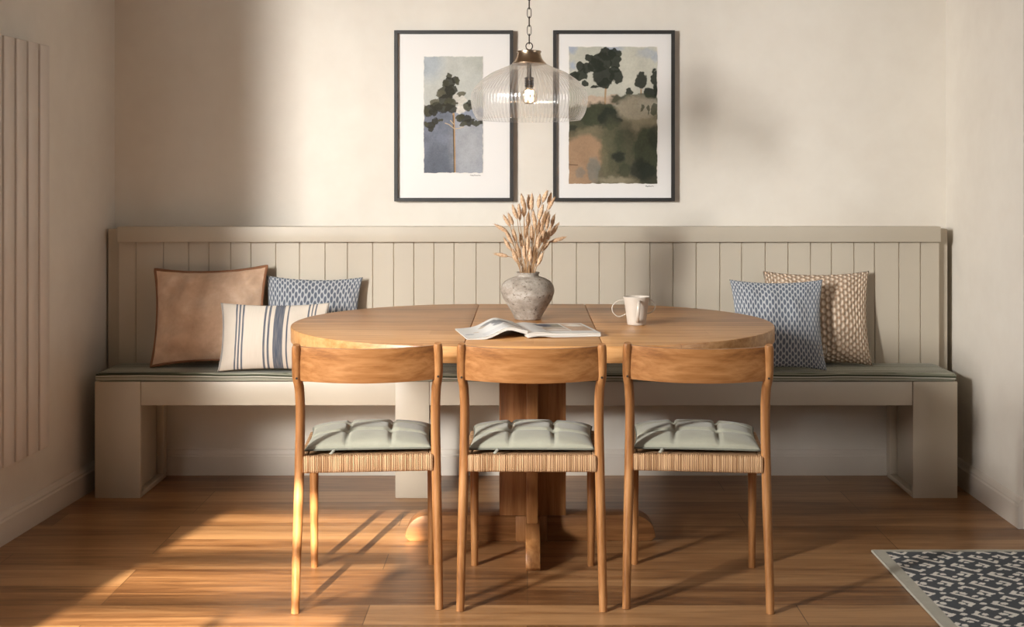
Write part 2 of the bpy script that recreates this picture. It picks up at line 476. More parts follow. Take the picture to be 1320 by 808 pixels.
for y in (B0 + 0.03, (B0 + B1) / 2, B1 - 0.03): w2.box(3.03, 3.08, y - 0.03, y + 0.03, BZ0, BZ1)
for z in (BZ0 + 0.03, 1.6, BZ1 - 0.03): w2.box(3.03, 3.08, B0, B1, z - 0.03, z + 0.03)
struct(w2.build('window_2', M['upvc'], smooth=0))
w3 = MB()
for y in (WY0 + 0.03, 2.0, 2.7, WY1 - 0.03): w3.box(LX(y) - 0.17, LX(y) - 0.12, y - 0.03, y + 0.03, WZ0, WZ1)
struct(w3.build('window_3', M['upvc'], smooth=0))

# skirting boards with a moulded top
PROF = [(0, 0), (0.017, 0), (0.017, 0.078), (0.013, 0.084), (0.013, 0.09), (0.006, 0.104), (0, 0.108)]
def skirting(name, p0, p1, inward):
    d = Vector((p1[0] - p0[0], p1[1] - p0[1], 0)); n = Vector((inward[0], inward[1], 0)).normalized()
    poly = [Vector((p0[0], p0[1], 0)) + n * a + Vector((0, 0, z)) for a, z in PROF]
    return struct(MB().prism(poly, (0, 0, 0), d).build(name, M['trim'], smooth=25))
skirting('baseboard_back', (-1.70, YB), (1.75, YB), (0, -1))
skirting('baseboard_left', (LX(WY0), WY0), (LX(YB - 0.018), YB - 0.018), (1, -0.059))
skirting('baseboard_right', (RX, RXE + 0.002), (RX, YB - 0.018), (-1, 0))

# ------------------------------------------------------------------ radiator on the left wall
rad = thing('column_radiator', 'tall flat-panelled vertical radiator on the left wall', 'radiator', (LX(4.1), 4.1, 0))
ang = math.atan(0.059)
rad.rotation_euler = (0, 0, -ang)
for i in range(7):
    y1 = 0.357 - i * 0.0885
    MB().box(0.042, 0.072, y1 - 0.077, y1, 0.287, 1.727).build('radiator_column', M['radiator'], rad, bevel=0.006)
for z in (0.40, 1.62): MB().tube([(0.036, -0.25, z), (0.036, 0.345, z)], 0.014, 10).build('header_pipe', M['radiator'], rad)
for y, z in ((-0.2, 0.45), (0.2, 0.45), (-0.2, 1.57), (0.2, 1.57)):
    MB().box(0.001, 0.045, y - 0.015, y + 0.015, z - 0.02, z + 0.02).build('wall_bracket', M['radiator'], rad, bevel=0.002)

# ------------------------------------------------------------------ bench
YF = 4.84                                          # bench front
def px2x(px, Y): return (px - CX) * Y / F
bench = thing('banquette_bench', 'long painted taupe bench along the back wall under the panelling', 'bench', (0, 5.0, 0))
o = Vector((0, -5.0, 0))
def bb(name, x0, x1, y0, y1, z0, z1, mat=None, bevel=0.003, parent=None):
    return MB().box(x0, x1, y0 - 5.0, y1 - 5.0, z0, z1).build(name, mat or M['bench'], parent or bench, bevel=bevel)
XL0, XL1 = px2x(122, YF), px2x(181, YF)
XR0, XR1 = px2x(1177, YF), px2x(1234.5, YF)
ZT = 0.456
bb('seat_board', XL0, XR1, YF + 0.022, 5.2, ZT - 0.022, ZT)
bb('front_rail', XL1 + 0.0005, XR0 - 0.0005, YF + 0.004, YF + 0.026, ZT - 0.094, ZT - 0.0005)
for a, b, sgn in ((XL0, XL1, 1), (XR0, XR1, -1)):
    lg = bb('leg', a, b, YF, YF + 0.022, 0, ZT)
    if sgn > 0:
        xi = b - 0.03
        bb('side_panel', xi - 0.02, xi, YF + 0.022, 5.15, 0, ZT - 0.022)
        bb('floor_runner', xi, b, YF + 0.022, 5.19, 0, 0.02)
        bb('rear_post', xi, b, 5.15, 5.2, 0.02, ZT - 0.022)
    else:
        xi = a + 0.03
        bb('side_panel', xi, xi + 0.02, YF + 0.022, 5.15, 0, ZT - 0.022)
        bb('floor_runner', a, xi, YF + 0.022, 5.19, 0, 0.02)
        bb('rear_post', a, xi, 5.15, 5.2, 0.02, ZT - 0.022)
bb('leg', px2x(509.5, YF), px2x(553.5, YF), YF, YF + 0.03, 0, ZT - 0.0)

# ------------------------------------------------------------------ bench back panelling
YP = 5.10
panel = thing('panelled_backrest', 'taupe tongue and groove panelling behind the bench with a flat cap rail', 'wall panelling', (0, YP, ZT))
def pp(mb, name, **kw): return mb.build(name, M['panel'], panel, **kw)
edges = [153.5, 175.8, 211, 243.6, 269.7, 297.9, 324, 356, 386.7, 419.7, 448.5, 481, 508, 534, 560, 585.9, 614.5, 645.2, 678.5, 712.5, 743.8, 773, 806.4, 838.5, 868, 898,
         928.6, 956.6, 987, 1016.4, 1045.4, 1072.4, 1101.4, 1127.8, 1159.3, 1187, 1210.5]
ztop = CAMZ - (292 - HY) * 5.075 / F               # top of the cap rail
zb = CAMZ - (312 - HY) * 5.075 / F
# one continuous moulded sheet: flat boards with V grooves between
prof = []
xs = [px2x(e, YP) for e in edges]
prof.append((xs[0], 0.0))
for x in xs[1:-1]: prof += [(x - 0.0042, 0.0), (x - 0.0008, 0.005), (x + 0.0008, 0.005), (x + 0.0022, 0.0)]
prof.append((xs[-1], 0.0)); prof += [(xs[-1], 0.03), (xs[0], 0.03)]
pp(MB().prism([(x, y, 0) for x, y in prof], (0, 0, 0.0), (0, 0, zb + 0.01 - ZT)), 'board_panel', smooth=20)
pp(MB().box(xs[0], xs[-1], -0.025, 0.03, zb - ZT, ztop - ZT), 'cap_rail', bevel=0.003)
pp(MB().box(px2x(144, 5.2) + 0.008, px2x(1221, 5.2) - 0.022, 0.03, 0.125, 0, ztop - ZT - 0.012), 'backing_board', bevel=0.003)

# ------------------------------------------------------------------ bench pad
def rounded_slab(mb, x0, x1, y0, y1, z0, z1, r, nx=2, sag=0.0, wob=0.0):
    ny = 5
    loop = []
    for (cy, cz, a0) in ((y0 + r, z0 + r, PI), (y1 - r, z0 + r, 1.5 * PI), (y1 - r, z1 - r, 0), (y0 + r, z1 - r, 0.5 * PI)):
        for i in range(ny + 1):
            a = a0 + 0.5 * PI * i / ny
            loop.append((cy + r * math.cos(a), cz + r * math.sin(a)))
    n = len(loop); vs = []; fs = []
    for i in range(nx + 1):
        x = x0 + (x1 - x0) * i / nx
        e = 1.0
        dd = min(x - x0, x1 - x)
        if dd < r: e = 1 - (1 - math.sqrt(max(0, 1 - (1 - dd / r) ** 2))) * r / (z1 - z0) * 1.2
        for (y, z) in loop:
            zm = (z0 + z1) / 2
            w = wob * math.sin(x * 9.1 + y * 3) * math.sin(x * 4.3 + 1.7) if z > zm else 0
            vs.append((x, y, zm + (z - zm) * e + w))
    for i in range(nx):
        for j in range(n):
            fs.append((i*n + j, i*n + (j+1) % n, (i+1)*n + (j+1) % n, (i+1)*n + j))
    fs.append(tuple(range(n))); fs.append(tuple(reversed(range(nx*n, nx*n + n))))
    mb.add(vs, fs); return mb
ZP = 0.491
pad = rounded_slab(MB(), px2x(123.5, YF), px2x(1232.5, YF), YF - 0.003, YP - 0.002, ZT + 0.0005, ZP, 0.008, 160, wob=0.0012).build('bench_pad', M['pad'], smooth=60)
tag(pad, 'long thin green striped seat pad lying along the whole bench', 'seat pad')

# ------------------------------------------------------------------ scatter pillows
def pillow(name, hw, hh, T, m, cx=0.07, cz=0.07, seedv=0.0, wr=0.004, piping=None, prad=0.004, ear=0.0, label='', cat='pillow', loc=None, tilt=0.2, roll=0, yaw=0, group=None):
    root = thing(name, label, cat, loc, 0, group)
    root.rotation_euler = (-tilt, roll, yaw)
    def sf(a): return math.sin((a - 0.5) * PI) * 0.55 + (a * 2 - 1) * 0.45
    def edge(s, t):
        x = hw * s * (1 - cx * (1 - t * t)); z = hh * t * (1 - cz * (1 - s * s))
        x += hw * ear * s * abs(s) ** 3 * abs(t) ** 3; z += hh * ear * t * abs(t) ** 3 * abs(s) ** 3
        return x, z + hh
    def fn(sign):
        def f(a, b):
            s, t = sf(a), sf(b)
            x, z = edge(s, t)
            th = T * (max(0, 1 - s * s) ** 0.68) * (max(0, 1 - t * t) ** 0.68)
            sag = 1.0 + 0.12 * (-t)
            rad_ = max(abs(s), abs(t))
            w = wr * (math.sin(7 * s + 3 * t + seedv) * math.sin(5 * t - 4 * s + seedv * 2) + 0.6 * math.sin(13 * s * t + 6 * s + seedv)) * min(1, 4 * (1 - abs(s))) * min(1, 4 * (1 - abs(t)))
            # gathered folds running in from the corners
            c = abs(s * t)
            w += wr * 0.9 * math.sin(16 * (abs(s) - abs(t)) + seedv) * c * min(1, 5 * (1 - rad_))
            return (x, sign * (th * sag + (w if sign < 0 else 0)) if True else 0, z)
        return f
    mb = MB(); mb.grid(fn(-1), 44, 44, uv=True); mb.grid(fn(1), 44, 44, uv=True)
    mb.build('pillow_cover', m, root, weld=1e-5, smooth=180)
    if piping:
        N = 30; path = []
        for i in range(N): path.append((sf(i / N), -1))
        for i in range(N): path.append((1, sf(i / N)))
        for i in range(N): path.append((sf(1 - i / N), 1))
        for i in range(N): path.append((-1, sf(1 - i / N)))
        pts = []
        for s, t in path:
            x, z = edge(s, t); pts.append((x, 0, z))
        MB().tube(pts, prad, 8, closed=True).build('piping', piping, root, smooth=180)
    return root
Zs = ZP + 0.004
def ploc(pxc, Y): return px2x(pxc, Y)
p = pillow('throw_pillow', 0.222, 0.191, 0.066, M['velvet'], 0.05, 0.075, 1.0, 0.009, M['velvet_edge'], 0.006, 0.03,
           'large tan velvet pillow with brown piping at the left end of the bench', loc=(ploc(271, 4.99), 4.955, Zs + 0.0155), tilt=0.24, roll=-0.03, yaw=0.0)
p = pillow('throw_pillow', 0.210, 0.131, 0.05, M['stripe'], 0.035, 0.06, 2.0, 0.002, None, 0, 0.03,
           'small cream lumbar pillow with dark blue stripes in front of the tan pillow', loc=(ploc(352, 4.86), 4.847, Zs + .003), tilt=0.20, roll=0.0, yaw=0.0)
p = pillow('throw_pillow', 0.192, 0.173, 0.05, M['blue_weave_low'], 0.06, 0.06, 3.0, 0.003, None, 0, 0.03,
           'blue lattice-patterned pillow half hidden behind the striped lumbar pillow', loc=(ploc(401, 5.02), 5.01, Zs + .008), tilt=0.14, roll=0.02, yaw=0.0)
p = pillow('throw_pillow', 0.181, 0.175, 0.05, M['blue_weave'], 0.07, 0.055, 4.0, 0.003, None, 0, 0.03,
           'blue lattice-patterned square pillow at the right end of the bench', loc=(ploc(1004.5, 4.89), 4.882, Zs + .003), tilt=0.20, roll=0.0, yaw=0.0)
# loose cream thread loop on its lower right corner
def loop_thread(root):
    pts = [(0.17 + 0.016 * math.sin(a), -0.014, 0.075 + 0.022 * math.cos(a)) for a in [i * 0.3 for i in range(1, 21)]]
    MB().tube(pts, 0.0014, 6).build('fabric_loop', M['mug'], root, smooth=180)
loop_thread(p)
p = pillow('throw_pillow', 0.211, 0.186, 0.048, M['boucle'], 0.055, 0.06, 5.0, 0.003, None, 0, 0.03,
           'beige knotted-weave pillow behind the right-hand blue pillow', loc=(ploc(1055, 5.02), 5.012, Zs + .003), tilt=0.14, roll=0.0, yaw=0.0)

# ------------------------------------------------------------------ dining table
TX, TY, TR, TSP = 0.0175, 4.315, 0.622, 0.21
table = thing('dining_table', 'oval oak pedestal dining table in front of the bench', 'table', (TX, TY, 0))
ZTAB, THK = 0.75, 0.052
def half(sign):
    pts = [(sign * TSP, -TR)]
    for i in range(1, 48):
        a = -PI / 2 + PI * i / 48
        pts.append((sign * (TSP + TR * math.cos(a)), TR * math.sin(a)))
    pts.append((sign * TSP, TR))
    return pts if sign > 0 else list(reversed(pts))
for sgn in (-1, 1):
    MB().hexa(half(sgn), ZTAB - THK, ZTAB).build('table_top_end', M['oak_top'], table, bevel=0.004, smooth=40)
MB().hexa([(-TSP + 0.0008, -TR), (TSP - 0.0008, -TR), (TSP - 0.0008, TR), (-TSP + 0.0008, TR)], ZTAB - THK, ZTAB).build('extension_leaf', M['oak_top'], table, bevel=0.004, smooth=40)
MB().box(-0.115, 0.115, -0.05, 0.05, 0.0885, 0.65).build('column_plank', M['oak_base'], table, bevel=0.003)
MB().box(-0.0215, 0.0175, -0.15, -0.0502, 0.0885, 0.65).build('column_rib', M['oak_base'], table, bevel=0.003)
MB().box(-0.0215, 0.0175, 0.0502, 0.15, 0.0885, 0.65).build('column_rib', M['oak_base'], table, bevel=0.003)
MB().box(-0.06, 0.06, -0.35, 0.35, 0.65, ZTAB - THK).build('top_bearer', M['oak_y'], table, bevel=0.004)
def foot(dx, dy, L, th):
    pr = [(0.05, 0.0), (L - 0.015, 0.0), (L, 0.012)]
    for i in range(1, 11):
        a = 0.5 * PI * i / 10
        pr.append((L - 0.075 * (1 - math.cos(a)), 0.012 + 0.076 * math.sin(a)))
    pr.append((0.05, 0.088))
    d = Vector((dx, dy, 0)); nrm = Vector((-dy, dx, 0))
    poly = [d * r + Vector((0, 0, z)) - nrm * th / 2 for r, z in pr]
    MB().prism(poly, (0, 0, 0), nrm * th).build('foot', M['oak_foot'] if dx else M['oak_y'], table, bevel=0.003, smooth=30)
foot(-1, 0, 0.44, 0.09); foot(1, 0, 0.425, 0.09); foot(0, -1, 0.385, 0.047); foot(0, 1, 0.385, 0.047)
MB().box(-0.058, 0.05, -0.052, 0.052, 0.0, 0.088).build('centre_block', M['oak_base'], table, bevel=0.002)

# ------------------------------------------------------------------ chairs
def smooth_path(keys, n):
    ks = np.array(keys, dtype=float); t = np.linspace(0, 1, len(ks)); out = []
    for q in np.linspace(0, 1, n):
        i = min(int(q * (len(ks) - 1)), len(ks) - 2); f = q * (len(ks) - 1) - i
        p0 = ks[max(i-1, 0)]; p1 = ks[i]; p2 = ks[i+1]; p3 = ks[min(i+2, len(ks)-1)]
        out.append(tuple(0.5 * ((2*p1) + (-p0+p2)*f + (2*p0-5*p1+4*p2-p3)*f*f + (-p0+3*p1-3*p2+p3)*f**3)))
    return out
def make_chair(label, loc, rz):
    t = thing('dining_chair', label, 'chair', loc, rz, 'oak dining chairs with woven seats')
    for s in (-1, 1):
        keys = [(s*.2065, -.212, 0), (s*.204, -.197, .15), (s*.2005, -.18, .30), (s*.198, -.168, .44), (s*.1965, -.163, .56), (s*.1985, -.169, .635), (s*.2035, -.186, .675), (s*.2035, -.2, .725), (s*.2025, -.214, .772)]
        pth = smooth_path(keys, 33)
        rr = [0.0118 + 0.0022 * min(1, p[2] / 0.3) for p in pth]
        rr[-1] *= 0.72; rr[-2] *= 0.96
        MB().tube(pth, rr, 16).build('leg', M['oak_z'], t, smooth=50)
        pth = smooth_path([(s*.188, .212, 0), (s*.1885, .206, .2), (s*.1885, .2, .425)], 14)
        MB().tube(pth, [0.0112 + 0.003 * min(1, p[2] / 0.3) for p in pth], 16).build('leg', M['oak_z'], t, smooth=50)
        # little plugs where the back rail is fixed
        MB().tube([(s*.2035, -.2045, .6735), (s*.2035, -.2035+.01, .6735)], 0.0032, 10).build('screw', M['charcoal'], t)
    # bowed back rail
    def board(a, b, off):
        x = (a * 2 - 1) * 0.194; q = 1 - (x / 0.194) ** 2
        z = 0.6645 + b * (0.766 - 0.6645) - (1 - b) * 0.003 * q - b * 0.0035 * q
        y = -0.186 - 0.022 * b - 0.045 * q + off
        return (x, y, z)
    mb = MB(); nu, nv = 28, 6
    mb.grid(lambda a, b: board(a, b, -0.0095 * (1 - max(0, abs(2*b-1) - 0.7))), nu, nv)
    mb.grid(lambda a, b: board(a, b, 0.0095 * (1 - max(0, abs(2*b-1) - 0.7))), nu, nv, flip=True)
    bm_e = []
    n0 = (nu + 1) * (nv + 1)
    ring = [i for i in range(nu + 1)] + [j*(nu+1) + nu for j in range(1, nv + 1)] + [nv*(nu+1) + i for i in range(nu - 1, -1, -1)] + [j*(nu+1) for j in range(nv - 1, 0, -1)]
    for i in range(len(ring)):
        a, b = ring[i], ring[(i + 1) % len(ring)]
        mb.f.append((a, a + n0, b + n0, b))
    mb.build('backrest', M['oak_x'], t, smooth=40)
    # woven seat: slab and four cord-wrapped rails
    def seat_rail(p0, p1, hy, hz, m, dip=0.0):
        P0, P1 = Vector(p0), Vector(p1); pts = []
        for i in range(13):
            f = i / 12; v = P0.lerp(P1, f); v.z -= dip * 4 * f * (1 - f); pts.append(v)
        mb = MB(); d = (P1 - P0).normalized(); n = Vector((-d.y, d.x, 0)); vs = []; fs = []; seg = 20
        for v in pts:
            for k_ in range(seg):
                a = 2 * PI * k_ / seg; ca, sa = math.cos(a), math.sin(a)
                e = 0.5
                vs.append(v + n * (hy * math.copysign(abs(ca) ** e, ca)) + Vector((0, 0, hz * math.copysign(abs(sa) ** e, sa))))
        for i in range(len(pts) - 1):
            for k_ in range(seg):
                fs.append((i*seg + k_, i*seg + (k_+1) % seg, (i+1)*seg + (k_+1) % seg, (i+1)*seg + k_))
        fs.append(tuple(reversed(range(seg)))); fs.append(tuple(range(len(vs) - seg, len(vs))))
        mb.add(vs, fs); mb.build('seat_rail', m, t, smooth=50)
    seat_rail((-.187, -.172, .4185), (.187, -.172, .4185), 0.015, 0.0245, M['cord_x'])
    seat_rail((-.179, .2, .4185), (.179, .2, .4185), 0.013, 0.022, M['cord_x'])
    for s in (-1, 1): seat_rail((s*.188, -.16, .4185), (s*.188, .188, .4185), 0.013, 0.022, M['cord_y'])
    mb = MB()
    def sfn(a, b):
        x = -.175 + .35 * a; y = -.158 + .346 * b
        return (x, y, .4385 - .006 * (4 * a * (1 - a)) * (4 * b * (1 - b)))
    mb.grid(sfn, 16, 16); mb.grid(lambda a, b: (lambda q: (q[0], q[1], q[2] - 0.018))(sfn(a, b)), 16, 16, flip=True)
    mb.build('seat', M['cord_y'], t, smooth=60)
    return t
def make_seat_cushion(label, loc, rz):
    r = thing('seat_cushion', label, 'cushion', loc, rz, 'sage cushions on the dining chairs')
    hw, hd, T = 0.187, 0.165, 0.043
    def fn(sign):
        def f(a, b):
            s = math.sin((a - .5) * PI) * .5 + (2*a - 1) * .5; q = math.sin((b - .5) * PI) * .5 + (2*b - 1) * .5
            x = hw * s * (1 - .045 * (1 - q*q)) * (1 + 0.012 * q); y = hd * q * (1 - .03 * (1 - s*s))
            th = ((1 - s*s) ** .32) * ((1 - q*q) ** .32)
            if sign < 0: return (x, y, 0.010 - 0.010 * th)
            cr = 0
            for c in (-.36, .36):
                cr = max(cr, math.exp(-((s - c) / .035) ** 2) * 0.30, math.exp(-((q - c) / .05) ** 2) * 0.36)
            for c in (-.36, .36):
                for d in (-.36, .36):
                    cr = max(cr, math.exp(-(((s - c) / .085) ** 2 + ((q - d) / .10) ** 2)) * 0.72)
            return (x, y, 0.010 + T * th * (1 - cr))
        return f
    mb = MB(); mb.grid(fn(1), 72, 64); mb.grid(fn(-1), 72, 64, flip=True)
    mb.build('cushion_cover', M['cushion'], r, weld=1e-5, smooth=180)
    N = 24; path = []
    e = lambda s, q: (hw * s * (1 - .045 * (1 - q*q)) * (1 + 0.012 * q), hd * q * (1 - .03 * (1 - s*s)), 0.010)
    for i in range(N): path.append(e(-1 + 2*i/N, -1))
    for i in range(N): path.append(e(1, -1 + 2*i/N))
    for i in range(N): path.append(e(1 - 2*i/N, 1))
    for i in range(N): path.append(e(-1, 1 - 2*i/N))
    MB().tube(path, 0.0028, 8, closed=True).build('piping', M['cushion_edge'], r, smooth=180)
    for s in (-.36, .36):
        for q in (-.36, .36):
            MB().lathe([(0, .021), (.006, .0215), (.0065, .0235), (.004, .0255), (0, .026)], 16, hw * s * .96, hd * q).build('button', M['cushion'], r, smooth=180)
    # short ties hanging at the rear edge
    for s in (-0.10,):
        pts = [(s, -hd * .97, .010), (s - .003, -hd - .006, .007), (s - .006, -hd - .02, .0055), (s - .008, -hd - .03, .0055)]
        MB().tube(pts, .0045, 8, flat=(1.2, .5)).build('tie', M['cushion'], r, smooth=180)
    return r
chairs = [((-.4805, 3.79), .085, 'left'), ((.0145, 3.79), -.012, 'middle'), ((.5135, 3.79), -.10, 'right')]
for (x, y), rz, w in chairs:
    lab = {'left': 'oak dining chair with a woven seat, leftmost of three at the table',
           'middle': 'oak dining chair with a woven seat, centred before the table pedestal',
           'right': 'oak dining chair with a woven seat, rightmost of three at the table'}[w]
    make_chair(lab, (x, y, 0), rz)
    lab = {'left': 'sage green tufted cushion on the leftmost dining chair',
           'middle': 'sage green tufted cushion on the middle dining chair',
           'right': 'sage green tufted cushion on the rightmost dining chair'}[w]
    dy = 0.022
    make_seat_cushion(lab, (x - math.sin(rz) * dy, y + math.cos(rz) * dy, .4425), rz)

# ------------------------------------------------------------------ vase and dried grasses
VX, VY = 0.001, 4.40
vase_prof = [(0.0, 0.0), (.045, 0.0), (.0475, .004), (.057, .025), (.074, .055), (.088, .08), (.0945, .10), (.0955, .112), (.092, .128), (.082, .142), (.064, .153), (.047, .159), (.0395, .162), (.038, .167), (.0405, .172), (.042, .1745), (.0405, .1765),
             (.0355, .175), (.034, .168), (.036, .16), (.06, .148), (.083, .125), (.088, .105), (.07, .06), (.045, .02), (0, .012)]
mb = MB().lathe([(r, z * .945) for r, z in vase_prof], 64)
mb.v = [(x * (1 + .012 * math.sin(3*math.atan2(y, x) + z*40)), y * (1 + .012 * math.sin(3*math.atan2(y, x) + z*40)), z) for x, y, z in mb.v]
vase = mb.build('round_vase', M['stone'], smooth=180, loc=(VX, VY, ZTAB + 0.0005), weld=1e-6)
tag(vase, 'rough grey stoneware vase standing on the table behind the open magazine', 'vase')
heads = [(325,58,22),(362,98,28),(352,72,15),(382,248,32),(405,308,72),(197,88,-12),(176,150,-3),(150,148,-20),(206,135,6),(104,200,-30),(126,190,-22),(74,244,-58),(115,292,-28),(148,282,-17),(108,335,-32),(72,397,-78),
         (231,92,-2),(248,92,2),(291,86,6),(262,182,-8),(228,190,2),(217,258,10),(189,312,-5),(249,270,0),(286,240,8),(318,188,10),(342,205,14),(350,268,12),(326,296,12),(337,182,16),(371,200,14),(302,150,16),(312,288,12),(286,318,8),(266,372,8),(170,372,-12),(150,402,-20),(266,212,-5),(306,232,8),(205,382,-4),(298,420,24),(226,330,0),(330,345,40),(240,395,2)]
def make_stem(tip, dirv, L, R, label, foot_):
    r = thing('dried_grass_stem', label, 'dried grass', (VX, VY, ZTAB + 0.02), 0, 'dried grass stems in the stoneware vase')
    base = Vector(r.location)
    tip = Vector(tip) - base; d = Vector(dirv).normalized()
    h0 = tip - d * L * 0.5; h1 = tip + d * L * 0.5
    nk = Vector(foot_) - base
    low = Vector((nk.x * -0.3, nk.y * -0.3, 0.004))
    mid = nk.lerp(h0, 0.5) + Vector((0, 0, 0.03 * min(1.0, abs(h0.x) * 8)))
    pth = smooth_path([low, nk, mid, h0, h0 + d * L * .3], 22)
    MB().tube(pth, 0.0011, 6).build('stalk', M['stem'], r, smooth=180)
    u = d.orthogonal().normalized(); w = d.cross(u); vs = []; fs = []; n, seg = 13, 12
    for i in range(n + 1):
        f = i / n; rad_ = R * (math.sin(PI * f ** .8) ** .75 if 0 < f < 1 else 0.05) + 0.0003
        bend = u * (0.1 * L * (f - .5) ** 2)
        for k_ in range(seg):
            a = 2 * PI * k_ / seg + (i % 2) * PI / seg; rr = rad_ * (1 + random.uniform(-.16, .2))
            vs.append(h0 + d * (L * f) + bend + u * (rr * math.cos(a)) + w * (rr * math.sin(a)))
    for i in range(n):
        for k_ in range(seg): fs.append((i*seg + k_, i*seg + (k_+1) % seg, (i+1)*seg + (k_+1) % seg, (i+1)*seg + k_))
    fs.append(tuple(reversed(range(seg)))); fs.append(tuple(range(n*seg, (n+1)*seg)))
    mb = MB(); mb.add(vs, fs)
    # fine bristles
    for _ in range(26):
        f = random.uniform(.15, .95); a = random.uniform(0, 2*PI); rd = R * math.sin(PI * f ** .8) ** .75
        o_ = u * math.cos(a) + w * math.sin(a); p0 = h0 + d * (L*f) + o_ * rd * .8; p1 = p0 + (o_ * .35 + d) * random.uniform(.006, .012)
        mb.tube([p0, p1], [.0005, .0002], 3, cap=False)
    mb.build('seed_head', M['grass'], r, smooth=180)
SPEC = {0: 'tallest dried grass head, leaning right at the top of the vase bunch', 11: 'dried grass head sticking out furthest left at mid height of the bunch',
        15: 'low drooping dried grass head at the far left of the vase bunch', 4: 'dried grass head bending out furthest right from the vase bunch'}
BULK = 'upright tan dried grass stem among the crowded bunch in the stoneware vase'
for i, (zx, zy, ang_) in enumerate(heads):
    px, py = 630 + zx / 4.49, 240 + zy / 4.49
    Y = VY + random.uniform(-.045, .045)
    X = px2x(px, Y); Z = CAMZ - (py - HY) * Y / F
    a = math.radians(ang_)
    L = random.uniform(.046, .062); R = random.uniform(.0062, .0082)
    lean = (X - VX)
    fx = max(-.026, min(.026, lean * .28 + random.uniform(-.006, .006))); fy = random.uniform(-.02, .02)
    make_stem((X, Y, Z), (math.sin(a), (Y - VY) * 2.5, math.cos(a)), L, R, SPEC.get(i, BULK), (VX + fx, VY + fy, ZTAB + .168))

# ------------------------------------------------------------------ mug
mug = thing('coffee_mug', 'cream ceramic mug with loop handles on the right half of the table', 'mug', (px2x(820.5, 4.232), 4.232, ZTAB + .0005), 0)
mp = [(0, .0), (.0295, 0), (.0315, .002), (.0325, .01), (.037, .045), (.042, .08), (.0452, .094), (.0455, .0965), (.044, .097), (.0425, .094), (.0395, .08), (.034, .04), (.029, .012), (0, .009)]
MB().lathe(mp, 56).build('cup', M['mug'], mug, smooth=180, weld=1e-6)
pts = smooth_path([(.003, -.0395, .082), (.003, -.055, .083), (.001, -.066, .066), (-.001, -.063, .038), (-.001, -.047, .019), (-.001, -.0335, .014)], 22)
MB().tube(pts, .0058, 12, flat=(1.0, .75)).build('handle', M['mug'], mug, smooth=180)
pts = smooth_path([(-.042, .004, .084), (-.062, .006, .081), (-.081, .007, .064), (-.080, .007, .042), (-.062, .006, .027), (-.046, .005, .031), (-.0365, .004, .036)], 24)
MB().tube(pts, .0026, 10, flat=(1.6, .8)).build('handle', M['mug'], mug, smooth=180)
pts = smooth_path([(.042, .004, .084), (.053, .004, .083), (.062, .006, .073), (.064, .006, .060), (.058, .008, .047), (.048, .008, .040), (.037, .006, .038)], 24)
MB().tube(pts, .0026, 10, flat=(1.6, .8)).build('handle', M['mug'], mug, smooth=180)

# ------------------------------------------------------------------ numpy painting helpers
def fbm(nx, ny, base, oct_=4, seed=0):
    r = np.random.default_rng(seed); out = np.zeros((ny, nx)); amp = 1.0; tot = 0
    for o_ in range(oct_):
        g = base * 2 ** o_; gx, gy = g + 2, max(2, int(g * ny / nx)) + 2
        lat = r.random((gy, gx)); yy = np.linspace(0, gy - 1.001, ny); xx = np.linspace(0, gx - 1.001, nx)
        y0 = yy.astype(int); x0 = xx.astype(int); fy = (yy - y0)[:, None]; fx = (xx - x0)[None, :]
        fy = fy*fy*(3-2*fy); fx = fx*fx*(3-2*fx)
        a = lat[y0][:, x0]; b = lat[y0][:, x0+1]; c = lat[y0+1][:, x0]; d = lat[y0+1][:, x0+1]
        out += amp * ((a*(1-fx) + b*fx)*(1-fy) + (c*(1-fx) + d*fx)*fy); tot += amp; amp *= .55
    return out / tot
def rgb(*c): return np.array([lin(v) for v in c])
class Paint:
    def __init__(s, nx, ny, w, h, seed):
        s.nx, s.ny = nx, ny; s.im = np.ones((ny, nx, 3))
        s.X, s.Y = np.meshgrid(np.linspace(0, w, nx), np.linspace(0, h, ny))
        s.n1 = fbm(nx, ny, 5, 5, seed) - .5; s.n2 = fbm(nx, ny, 14, 4, seed + 1) - .5; s.n3 = fbm(nx, ny, 60, 2, seed + 2) - .5
        s.wx = s.X + (fbm(nx, ny, 16, 4, seed + 3) - .5) * w * .075; s.wy = s.Y + (fbm(nx, ny, 16, 4, seed + 4) - .5) * w * .075
    def lay(s, mask, col, a=1.0, tex=.25):
        c = np.array(col)[None, None, :] * (1 + tex * (s.n1 * 1.4 + s.n3 * .6))[:, :, None]
        m = np.clip(mask * a, 0, 1)[:, :, None]; s.im = s.im * (1 - m) + np.clip(c, 0, 1) * m
    def ell(s, cx, cy, rx, ry, soft=.12):
        d = np.sqrt(((s.wx - cx) / rx) ** 2 + ((s.wy - cy) / ry) ** 2); return np.clip((1 - d) / soft + .5, 0, 1)
    def rect(s, x0, x1, y0, y1, soft=2.0):
        return np.clip((s.wx - x0)/soft + .5, 0, 1) * np.clip((x1 - s.wx)/soft + .5, 0, 1) * np.clip((s.wy - y0)/soft + .5, 0, 1) * np.clip((y1 - s.wy)/soft + .5, 0, 1)
    def line(s, pts, w, soft=1.5):
        best = np.full(s.X.shape, 1e9)
        for (x0, y0), (x1, y1) in zip(pts[:-1], pts[1:]):
            dx, dy = x1-x0, y1-y0; t = np.clip(((s.X-x0)*dx + (s.Y-y0)*dy) / (dx*dx+dy*dy), 0, 1)
            best = np.minimum(best, np.hypot(s.X-x0-t*dx, s.Y-y0-t*dy))
        return np.clip((w - best) / soft + .5, 0, 1)

